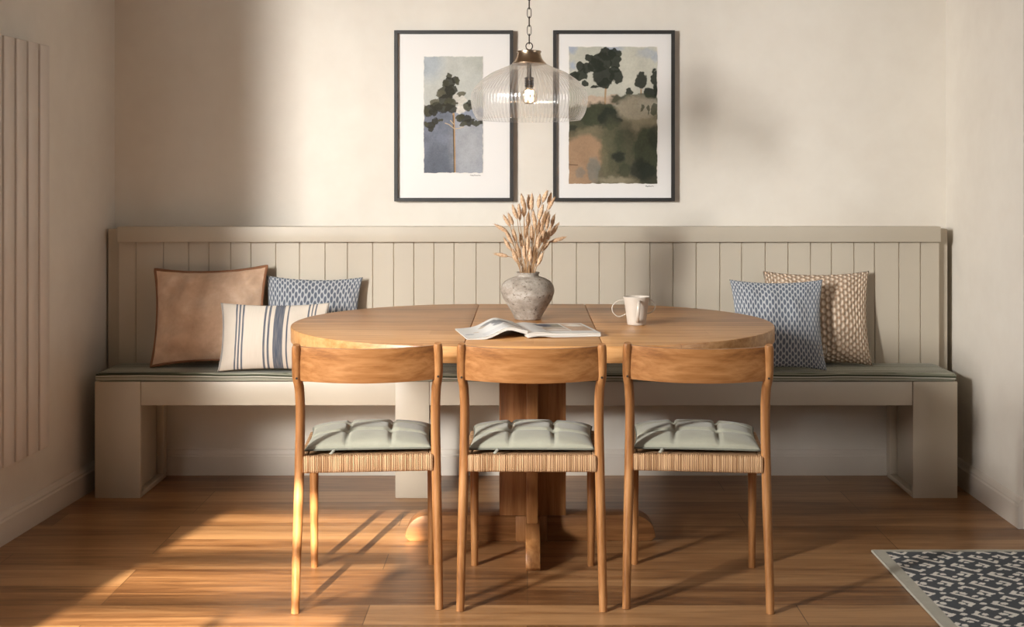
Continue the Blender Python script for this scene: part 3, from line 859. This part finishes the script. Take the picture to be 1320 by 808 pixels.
def sheet(name, paint, x0, x1, z0, z1, y, parent, m):   # painted rectangle facing -Y; row 0 of the painting at the top
    ny, nx = paint.shape[:2]; mb = MB()
    mb.grid(lambda a, b: (x0 + (x1-x0)*a, y, z1 + (z0-z1)*b), nx - 1, ny - 1, flip=True)
    return mb.build(name, m, parent, smooth=0, colors=paint.reshape(-1, 3), fixn=False)

# painting one: a lone pine over a grey-blue field
P1 = Paint(180, 354, 262, 518, 21)
P1.lay(np.ones_like(P1.X), rgb(186, 186, 178), 1, .22)
P1.lay(P1.ell(20, 30, 60, 70, .9), rgb(150, 160, 172), .6); P1.lay(P1.ell(250, 20, 60, 50, .9), rgb(160, 160, 148), .5)
P1.lay(P1.rect(-40, 310, 236, 600, 26), rgb(150, 153, 160), 1, .25)
P1.lay(P1.rect(-40, 134, 244, 600, 10), rgb(112, 116, 126), 1, .45)
P1.lay(P1.rect(-40, 134, 440, 600, 60), rgb(92, 97, 106), .6, .4)
P1.lay(P1.ell(215, 250, 70, 20, .8), rgb(126, 136, 158), .6); P1.lay(P1.ell(200, 400, 70, 120, 1.0), rgb(168, 168, 168), .6, .3)
tan_ = rgb(172, 138, 100); dk = rgb(52, 50, 40); dk2 = rgb(70, 68, 52); ol = rgb(96, 92, 74)
P1.lay(P1.line([(137, 518), (136, 430), (134, 330), (132, 255)], 4.5), tan_); P1.lay(P1.line([(134, 518), (133, 430), (131, 330), (130, 262)], 1.6), rgb(52, 44, 36))
for ln in ([(134, 320), (112, 302), (95, 296)], [(134, 322), (160, 318), (176, 312)], [(132, 300), (118, 284)]): P1.lay(P1.line(ln, 1.8), rgb(190, 170, 140))
for cx, cy, rx, ry, c in ((158, 190, 28, 26, rgb(206, 200, 188)), (160, 236, 24, 20, rgb(212, 206, 196)), (165, 168, 17, 12, ol),
    (110, 90, 13, 14, dk2), (140, 105, 18, 14, dk), (112, 118, 26, 24, dk), (96, 122, 16, 14, dk2), (150, 112, 14, 14, dk2), (100, 160, 38, 28, dk2), (120, 150, 28, 24, dk), (76, 168, 18, 18, ol), (100, 195, 34, 28, dk), (120, 205, 28, 22, dk2), (50, 205, 22, 14, ol), (58, 222, 28, 20, dk2),
    (30, 232, 26, 18, dk), (85, 228, 36, 22, dk), (120, 232, 26, 18, dk), (20, 252, 20, 18, dk2), (45, 250, 22, 14, dk), (8, 240, 12, 22, dk2),
    (52, 290, 16, 14, dk), (30, 304, 22, 15, dk), (12, 300, 14, 12, dk2), (34, 322, 14, 12, dk), (75, 285, 12, 6, dk2),
    (180, 276, 30, 18, dk), (160, 272, 22, 14, dk2), (202, 292, 22, 16, dk), (232, 296, 20, 12, dk2), (254, 290, 12, 9, dk), (196, 226, 24, 16, dk2), (204, 208, 14, 12, dk), (176, 300, 16, 8, dk2)):
    P1.lay(P1.ell(cx, cy, rx, ry), c, .93, .5)
# painting two: dark tree above a green slope
P2 = Paint(260, 402, 393, 607, 51)
P2.lay(np.ones_like(P2.X), rgb(184, 182, 168), 1, .22)
for b in ((10, 12, 26, 22), (200, 8, 40, 14), (384, 48, 12, 22), (16, 85, 16, 18), (340, 30, 40, 20)): P2.lay(P2.ell(*b, .7), rgb(146, 156, 178), .7)
P2.lay(P2.ell(300, 90, 90, 90, .9), rgb(192, 188, 172), .6)
P2.lay(P2.ell(120, 245, 60, 28, .3), rgb(190, 168, 146)); P2.lay(P2.ell(195, 238, 40, 24, .3), rgb(178, 158, 138))
P2.lay(P2.rect(-50, 450, 265, 700, 14), rgb(108, 100, 80), 1, .35)
P2.lay(P2.line([(161, 255), (162, 215), (164, 180)], 4), rgb(168, 138, 106)); P2.lay(P2.line([(320, 215), (320, 190)], 3), rgb(160, 130, 100))
D = rgb(40, 44, 34); D2 = rgb(58, 62, 44); OL = rgb(84, 84, 62)
for cx, cy, rx, ry in ((173, 35, 42, 28), (205, 30, 26, 24), (145, 65, 46, 40), (120, 88, 36, 30), (88, 52, 23, 18), (52, 90, 17, 18), (84, 98, 26, 22), (52, 122, 30, 22), (22, 132, 22, 18), (68, 160, 18, 14), (152, 130, 46, 44), (208, 132, 32, 26), (160, 165, 28, 22), (205, 70, 26, 28), (200, 105, 26, 16), (118, 176, 18, 6),
                        (321, 150, 28, 38), (268, 202, 21, 22), (384, 145, 17, 44), (362, 206, 34, 24), (392, 190, 16, 26)):
    P2.lay(P2.ell(cx, cy, rx, ry), D, .96, .5)
P2.lay(P2.ell(250, 238, 70, 24, .3), D2, .9); P2.lay(P2.ell(340, 228, 60, 20, .3), D2, .8)
P2.lay(P2.ell(140, 300, 90, 54, .25), D2, .95, .5); P2.lay(P2.ell(182, 320, 56, 44, .25), D, .9, .5); P2.lay(P2.ell(40, 320, 60, 60, .4), D2, .7); P2.lay(P2.ell(14, 372, 26, 30, .3), D, .7)
P2.lay(P2.ell(300, 275, 85, 55, .4), rgb(146, 136, 116), .95, .35); P2.lay(P2.ell(360, 255, 50, 30, .5), rgb(160, 150, 132), .7)
for b in ((322, 270, 8, 20), (352, 278, 6, 24), (380, 275, 14, 30)): P2.lay(P2.ell(*b), D2, .8)
P2.lay(P2.ell(330, 345, 90, 26, .6), rgb(124, 114, 92), .8)
P2.lay(P2.ell(90, 390, 110, 30, .6), rgb(116, 106, 82), .7)
P2.lay(P2.ell(70, 470, 100, 78, .3), rgb(156, 126, 98), .95, .25); P2.lay(P2.ell(40, 570, 80, 60, .4), rgb(160, 130, 102), .95, .25)
P2.lay(P2.ell(112, 545, 24, 56, .4), rgb(120, 118, 108), .8); P2.lay(P2.ell(55, 558, 24, 22, .5), rgb(128, 120, 108), .7)
P2.lay(P2.ell(190, 450, 50, 130, .5), OL, .8, .4); P2.lay(P2.ell(250, 440, 46, 100, .5), D2, .7, .5)
P2.lay(P2.ell(345, 470, 60, 120, .3), D2, .95, .5); P2.lay(P2.ell(385, 400, 36, 50, .4), D, .7); P2.lay(P2.ell(320, 545, 55, 48, .4), D, .9, .6); P2.lay(P2.ell(370, 580, 50, 50, .5), D, .8)
P2.lay(P2.ell(222, 485, 28, 22, .5), D, .9); P2.lay(P2.ell(245, 545, 26, 36, .5), D2, .8); P2.lay(P2.ell(160, 520, 20, 50, .6), rgb(110, 104, 80), .6)
P2.lay(P2.ell(200, 590, 70, 14, .6), rgb(150, 140, 116), .6); P2.lay(P2.line([(2, 522), (40, 524)], 2), rgb(90, 66, 48), .8)
for p_ in (P1, P2):                                  # torn, deckled paper edge stays pale
    ed = np.minimum.reduce([p_.X, p_.X.max() - p_.X, p_.Y, p_.Y.max() - p_.Y]) + p_.n2 * 9
    p_.lay(np.clip((2.5 - ed) / 2, 0, 1), rgb(228, 222, 212), 1, .02)

def picture(label, x0, x1, z0, z1, art, ax0, ax1, az0, az1, sig):
    yb = YB - .001; dep = .03; fw = .0145
    cx, cz = (x0 + x1) / 2, z0
    r = thing('framed_picture', label, 'picture', (cx, yb, cz), 0, 'framed landscape prints on the back wall')
    X0, X1, Z1 = x0 - cx, x1 - cx, z1 - z0
    mb = MB()
    mb.box(X0, X0 + fw, -dep, 0, 0, Z1).box(X1 - fw, X1, -dep, 0, 0, Z1).box(X0 + fw, X1 - fw, -dep, 0, 0, fw).box(X0 + fw, X1 - fw, -dep, 0, Z1 - fw, Z1)
    mb.build('picture_frame', M['black_frame'], r)
    MB().box(X0 + fw, X1 - fw, -.014, -.004, fw, Z1 - fw).build('mount_board', M['mat_board'], r, smooth=0)
    sheet('print', art, ax0 - cx, ax1 - cx, az0 - cz, az1 - cz, -.0155, r, M['art'])
    # pencil signature: small scribble
    sx, sz, sl = sig; pts = []
    for i in range(26):
        f = i / 25; pts.append((sx - cx + sl * f, -.0146, sz - cz + .0035 * math.sin(i * 2.1) * (1 - .7 * f) + .001 * math.sin(i * .7)))
    MB().tube(pts, .0006, 4, cap=False).build('signature', M['charcoal'], r, smooth=180)
YFr = YB - .031
def zz(py, Y): return CAMZ - (py - HY) * Y / F
picture('framed print of a lone pine over a grey field, left of the lamp', px2x(508, YFr), px2x(661.5, YFr), zz(259.5, YFr), zz(39, YFr), P1.im,
        px2x(546, 5.215), px2x(622.8, 5.215), zz(223.3, 5.215), zz(72.5, 5.215), (px2x(606, 5.215), zz(226, 5.215), .045))
picture('framed print of a dark tree above a green slope, right of the lamp', px2x(713, YFr), px2x(870, YFr), zz(259.5, YFr), zz(39, YFr), P2.im,
        px2x(733, 5.215), px2x(847.6, 5.215), zz(237, 5.215), zz(60, 5.215), (px2x(832, 5.215), zz(240, 5.215), .035))

# ------------------------------------------------------------------ pendant lamp
LXp, LYp = 0.006, 4.33
lamp = thing('pendant_lamp', 'ribbed clear glass pendant lamp hanging on a chain above the table', 'lamp', (LXp, LYp, 1.4545))
g = [(.180, 0), (.1855, .008), (.1945, .025), (.1995, .0425), (.2030, .065), (.2035, .078), (.2015, .092), (.197, .105), (.188, .1165), (.172, .134), (.151, .1500), (.128, .1650), (.1085, .1735), (.085, .183), (.067, .191), (.057, .1975)]
gs = smooth_path([(r, 0, z) for r, z in g], 60)
outer = [(p_[0], p_[2]) for p_ in gs]
mb = MB(); SEG = 960; NR = 90
n = len(outer); vs = []
for side in (0, 1):
    for i, (r, z) in enumerate(outer):
        for k_ in range(SEG):
            a = 2 * PI * k_ / SEG
            rib = .0012 * abs(math.sin(NR * a / 2)) * min(1, i / 4)
            rr = r + rib if side == 0 else r - .0022 + rib * .75
            vs.append((rr * math.cos(a), rr * math.sin(a), z + (0 if side == 0 else -.001 + .002 * (1 - i / n))))
fs = []
for side in (0, 1):
    for i in range(n - 1):
        for k_ in range(SEG):
            q = (side*n*SEG + i*SEG + k_, side*n*SEG + i*SEG + (k_+1) % SEG, side*n*SEG + (i+1)*SEG + (k_+1) % SEG, side*n*SEG + (i+1)*SEG + k_)
            fs.append(q if side == 0 else tuple(reversed(q)))
for k_ in range(SEG):
    k2 = (k_ + 1) % SEG
    fs.append((k2, k_, n*SEG + k_, n*SEG + k2))
    fs.append(((n-1)*SEG + k_, (n-1)*SEG + k2, n*SEG + (n-1)*SEG + k2, n*SEG + (n-1)*SEG + k_))
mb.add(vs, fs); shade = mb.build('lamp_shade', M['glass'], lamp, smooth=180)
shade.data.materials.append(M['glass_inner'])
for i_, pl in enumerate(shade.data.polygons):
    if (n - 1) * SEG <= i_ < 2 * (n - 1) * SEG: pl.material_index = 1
zc = .1975
cap = [(.0555, zc - .003), (.0600, zc - .001), (.0598, zc + .001), (.050, zc + .010), (.0430, zc + .022), (.0395, zc + .0345), (.0395, zc + .0372), (.0425, zc + .0375), (.0428, zc + .0425), (.0405, zc + .044), (.012, zc + .0455), (.009, zc + .049), (0, zc + .0495)]
MB().lathe(cap + [], 56).build('brass_cap', M['brass'], lamp, smooth=40)
# cap loop
pts = [(.0115 * math.cos(a), 0, zc + .0495 + .011 + .0125 * math.sin(a)) for a in [2*PI*i/24 for i in range(24)]]
MB().tube(pts, .0018, 8, closed=True).build('cap_ring', M['iron'], lamp, smooth=180)
MB().tube([(0, 0, .150), (0, 0, zc - .0005)], .0075, 14).build('stem_rod', M['iron'], lamp, smooth=50)
sock = [(0, .150), (.012, .150)]
for i in range(9): sock += [(.0175 if i % 2 else .0145, .1495 - i * .0042)]
sock += [(.0135, .112), (0, .112)]
MB().lathe([(r, z) for r, z in sock], 24).build('bulb_socket', M['iron'], lamp, smooth=50)
bz = .083
bp = []
for i in range(19):
    a = -PI / 2 + PI * .86 * i / 18
    bp.append((max(0, .0285 * math.cos(a)), bz + .0285 * math.sin(a)))
bp += [(.0128, bz + .0275), (.0125, .1115)]
bulb = MB().lathe(bp, 32).build('light_bulb', M['bulb_glass'], lamp, smooth=180, weld=1e-6)
pts = []
for i in range(41):
    a = i / 40 * 2 * PI * 3; f = i / 40
    pts.append((.0095 * math.cos(a * 1.0), .0095 * math.sin(a), bz - .012 + .025 * abs(math.sin(i * PI / 8))))
MB().tube(pts, .0009, 6).build('filament', M['filament'], bulb, smooth=180)
# chain
zl = zc + .0495 + .0235; pitch = .0305; i = 0
def link_mesh():
    pts = []
    for k_ in range(28):
        a = 2 * PI * k_ / 28
        pts.append((.0068 * math.cos(a), 0, .0125 * math.copysign(1, math.sin(a)) * (abs(math.sin(a)) > 1e-9) * .45 + .0125 * math.sin(a)))
    return MB().tube(pts, .0014, 8, closed=True)
first = None
while zl + pitch < CE - 1.4545 - .03:
    zcen = zl + .0155 - .003
    if first is None:
        first = link_mesh().build('chain_link', M['iron'], lamp, smooth=180); lk = first
    else:
        lk = first.copy(); C.objects.link(lk)
    lk.location = (0, 0, zcen); lk.rotation_euler = (0, 0, (PI / 2 if i % 2 == 0 else 0) + .15)
    zl += pitch; i += 1
MB().lathe([(0, zl), (.006, zl), (.008, zl + .01), (.05, CE - 1.4545 - .012), (.055, CE - 1.4545 - .001), (0, CE - 1.4545 - .001)], 32).build('ceiling_rose', M['brass'], lamp, smooth=40)

# ------------------------------------------------------------------ open magazine
mag = thing('open_magazine', 'open magazine lying on the table in front of the vase', 'magazine', (0.001, 3.862, ZTAB + .0008), math.radians(11.5))
PWL, PWR, PH = .192, .236, .262
def prof_left(f):       # f 0 at the spine, 1 at the outer edge: the page arches up, then comes down to the table
    return .030 * math.exp(-((f - .30) / .27) ** 2) * (1 - math.exp(-(f / .09) ** 1.3)) + .016 * math.exp(-(f/.14)**2) + .0045 + .004 * (1 - f)
def prof_right(f): return .0165 + .005 * math.sin(min(1, f / .35) * PI) * (1 - f) - .004 * f
def leaf(sign, PW, top, thick, name):
    nu, nv = 90, 60
    p_ = Paint(nu + 1, nv + 1, 200, 260, 80 if sign < 0 else 95)
    p_.lay(np.ones_like(p_.X), rgb(214, 212, 208), 1, .05)
    X, Y = p_.X, p_.Y                                # X from the spine outwards, Y from the near edge away
    def plainrect(x0, x1, y0, y1): return ((X > x0) & (X < x1) & (Y > y0) & (Y < y1)).astype(float)
    if sign < 0:
        for b, c in (((60, 170, 30, 34), rgb(72, 76, 88)), ((92, 205, 26, 22), rgb(96, 98, 102)), ((40, 150, 26, 18), rgb(66, 72, 86)), ((75, 130, 16, 20), rgb(110, 114, 122)), ((118, 185, 14, 14), rgb(176, 158, 130)), ((28, 90, 34, 12), rgb(60, 66, 80)), ((150, 120, 12, 8), rgb(186, 166, 136)), ((176, 90, 14, 9), rgb(128, 132, 142))):
            p_.lay(p_.ell(*b, .3), c, .9, .8)
        for y in range(24, 84, 9): p_.lay(plainrect(60, 140, y, y + 3), rgb(178, 178, 180), .8, .1)
    else:
        p_.lay(plainrect(70, 128, 150, 240), rgb(112, 104, 86), 1, .8); p_.lay(p_.ell(78, 205, 26, 34, .4), rgb(58, 66, 88), .9, .6)
        p_.lay(plainrect(132, 192, 60, 240), rgb(176, 142, 112), 1, .7); p_.lay(p_.ell(165, 200, 24, 30, .5), rgb(226, 220, 210), .9); p_.lay(p_.ell(160, 110, 26, 26, .5), rgb(176, 142, 112), .9, .6)
        p_.lay(plainrect(60, 128, 60, 142), rgb(176, 148, 122), .9, .8); p_.lay(p_.ell(100, 90, 30, 16, .5), rgb(224, 216, 206), .9)
        for y in range(30, 230, 10): p_.lay(plainrect(14, 52, y, y + 3), rgb(190, 190, 190), .7, .1)
    mb = MB()
    mb.grid(lambda a, b: (sign * PW * a, PH * b, top(a)), nu, nv, flip=(sign < 0))
    o_ = mb.build(name, M['page'], mag, smooth=180, colors=p_.im.reshape(-1, 3), fixn=False)
    # paper block beneath, with its own thickness
    mb = MB(); N = 40
    th = (lambda f: .0062 + .006 * (1 - f)) if sign < 0 else (lambda f: .0125 + .002 * (1 - f))
    sec = [(sign * PW * i / N * .995, top(i / N) - .0005) for i in range(N + 1)] + [(sign * PW * i / N * .995, max(.0004, top(i / N) - th(i / N))) for i in range(N, -1, -1)]
    mb.prism([(x, .0008, z) for x, z in sec], (0, 0, 0), (0, PH - .0016, 0))
    mb.build('page_block', M['paper'], mag, smooth=40)
k = NT('paper_edges'); co = k.coord(); z = k.sep(co)[2]
ln_ = k.noise(k.mapping(co, (6, 6, 900)), 1.0, 2)
k.col(k.ramp(ln_, [(.35, S(168, 160, 146)), (.6, S(216, 212, 204))])); M['paper'] = k.done(.7)
leaf(-1, PWL, prof_left, .008, 'left_page'); leaf(1, PWR, prof_right, .0125, 'right_page')

# ------------------------------------------------------------------ rug
RX0, RX1, RY0, RY1 = 1.153, 2.25, 2.55, 4.139
nx, ny = 300, 434
rp = Paint(nx, ny, RX1 - RX0, RY1 - RY0, 120)
Xr = rp.X + (fbm(nx, ny, 40, 3, 5) - .5) * .012; Yr = rp.Y + (fbm(nx, ny, 40, 3, 6) - .5) * .012
per = .178
pq, qq = (Xr + Yr) / per, (Xr - Yr) / per
s_ = pq - np.floor(pq) - .5; t_ = qq - np.floor(qq) - .5
ii = (np.floor(pq) + np.floor(qq)) % 2
dark = rgb(82, 85, 88); cream = rgb(232, 226, 215)
rp.lay(np.ones_like(Xr), dark, 1, .25)
ca = np.abs(s_); cb = np.abs(t_)
m_ = np.zeros_like(Xr)
band = (np.abs(np.maximum(ca, cb) - .33) < .055)
gap = ((cb > ca) & (ca < .10)) | ((ca > cb) & (cb < .07) & (s_ > 0))
m_ = np.maximum(m_, (band & ~gap).astype(float))
for a_, b_ in ((.15, .15), (-.15, -.15)):
    m_ = np.maximum(m_, (np.hypot(s_ - a_, t_ - b_) < .085).astype(float))
m_ = np.maximum(m_, ((np.hypot(s_ - .16, t_ + .16) < .06) & (ii == 0)).astype(float))
m_ = np.maximum(m_, ((np.hypot((s_ + .14) / 1.6, t_ - .14) < .055) & (ii == 1)).astype(float))
m_ = np.maximum(m_, (np.hypot(ca - .5, cb - .5) < .075).astype(float))
rp.lay(m_, cream, .95, .2)
edge_ = (rp.X < .04) | (rp.Y > RY1 - RY0 - .022) | (rp.Y < .03) | (rp.X > RX1 - RX0 - .04)
rp.lay(edge_.astype(float), rgb(180, 175, 160), 1, .2)
rug = thing('patterned_rug', 'charcoal and cream patterned rug with a beige border at the lower right', 'rug', (RX0, RY0, 0))
mb = MB(); mb.grid(lambda a, b: ((RX1-RX0)*a, (RY1-RY0)*b, .0085), nx - 1, ny - 1)
mb.build('pile', M['rug'], rug, smooth=0, colors=rp.im.reshape(-1, 3), fixn=False)
M['rug_edge'] = plain('rug_binding', S(180, 175, 160), .95, bump=.4, scale=60)
mb = MB(); w_, h_ = RX1 - RX0, RY1 - RY0
mb.box(.0005, w_ - .0005, .0005, h_ - .0005, .0005, .0080)
mb.build('backing', M['rug_edge'], rug, smooth=0)
mb = MB()
for p0, p1 in (((0, 0), (0, h_)), ((0, h_), (w_, h_)), ((w_, h_), (w_, 0)), ((w_, 0), (0, 0))):
    mb.tube([(p0[0], p0[1], .0048), (p1[0], p1[1], .0048)], .0045, 10)
mb.build('binding', M['rug_edge'], rug, smooth=60)
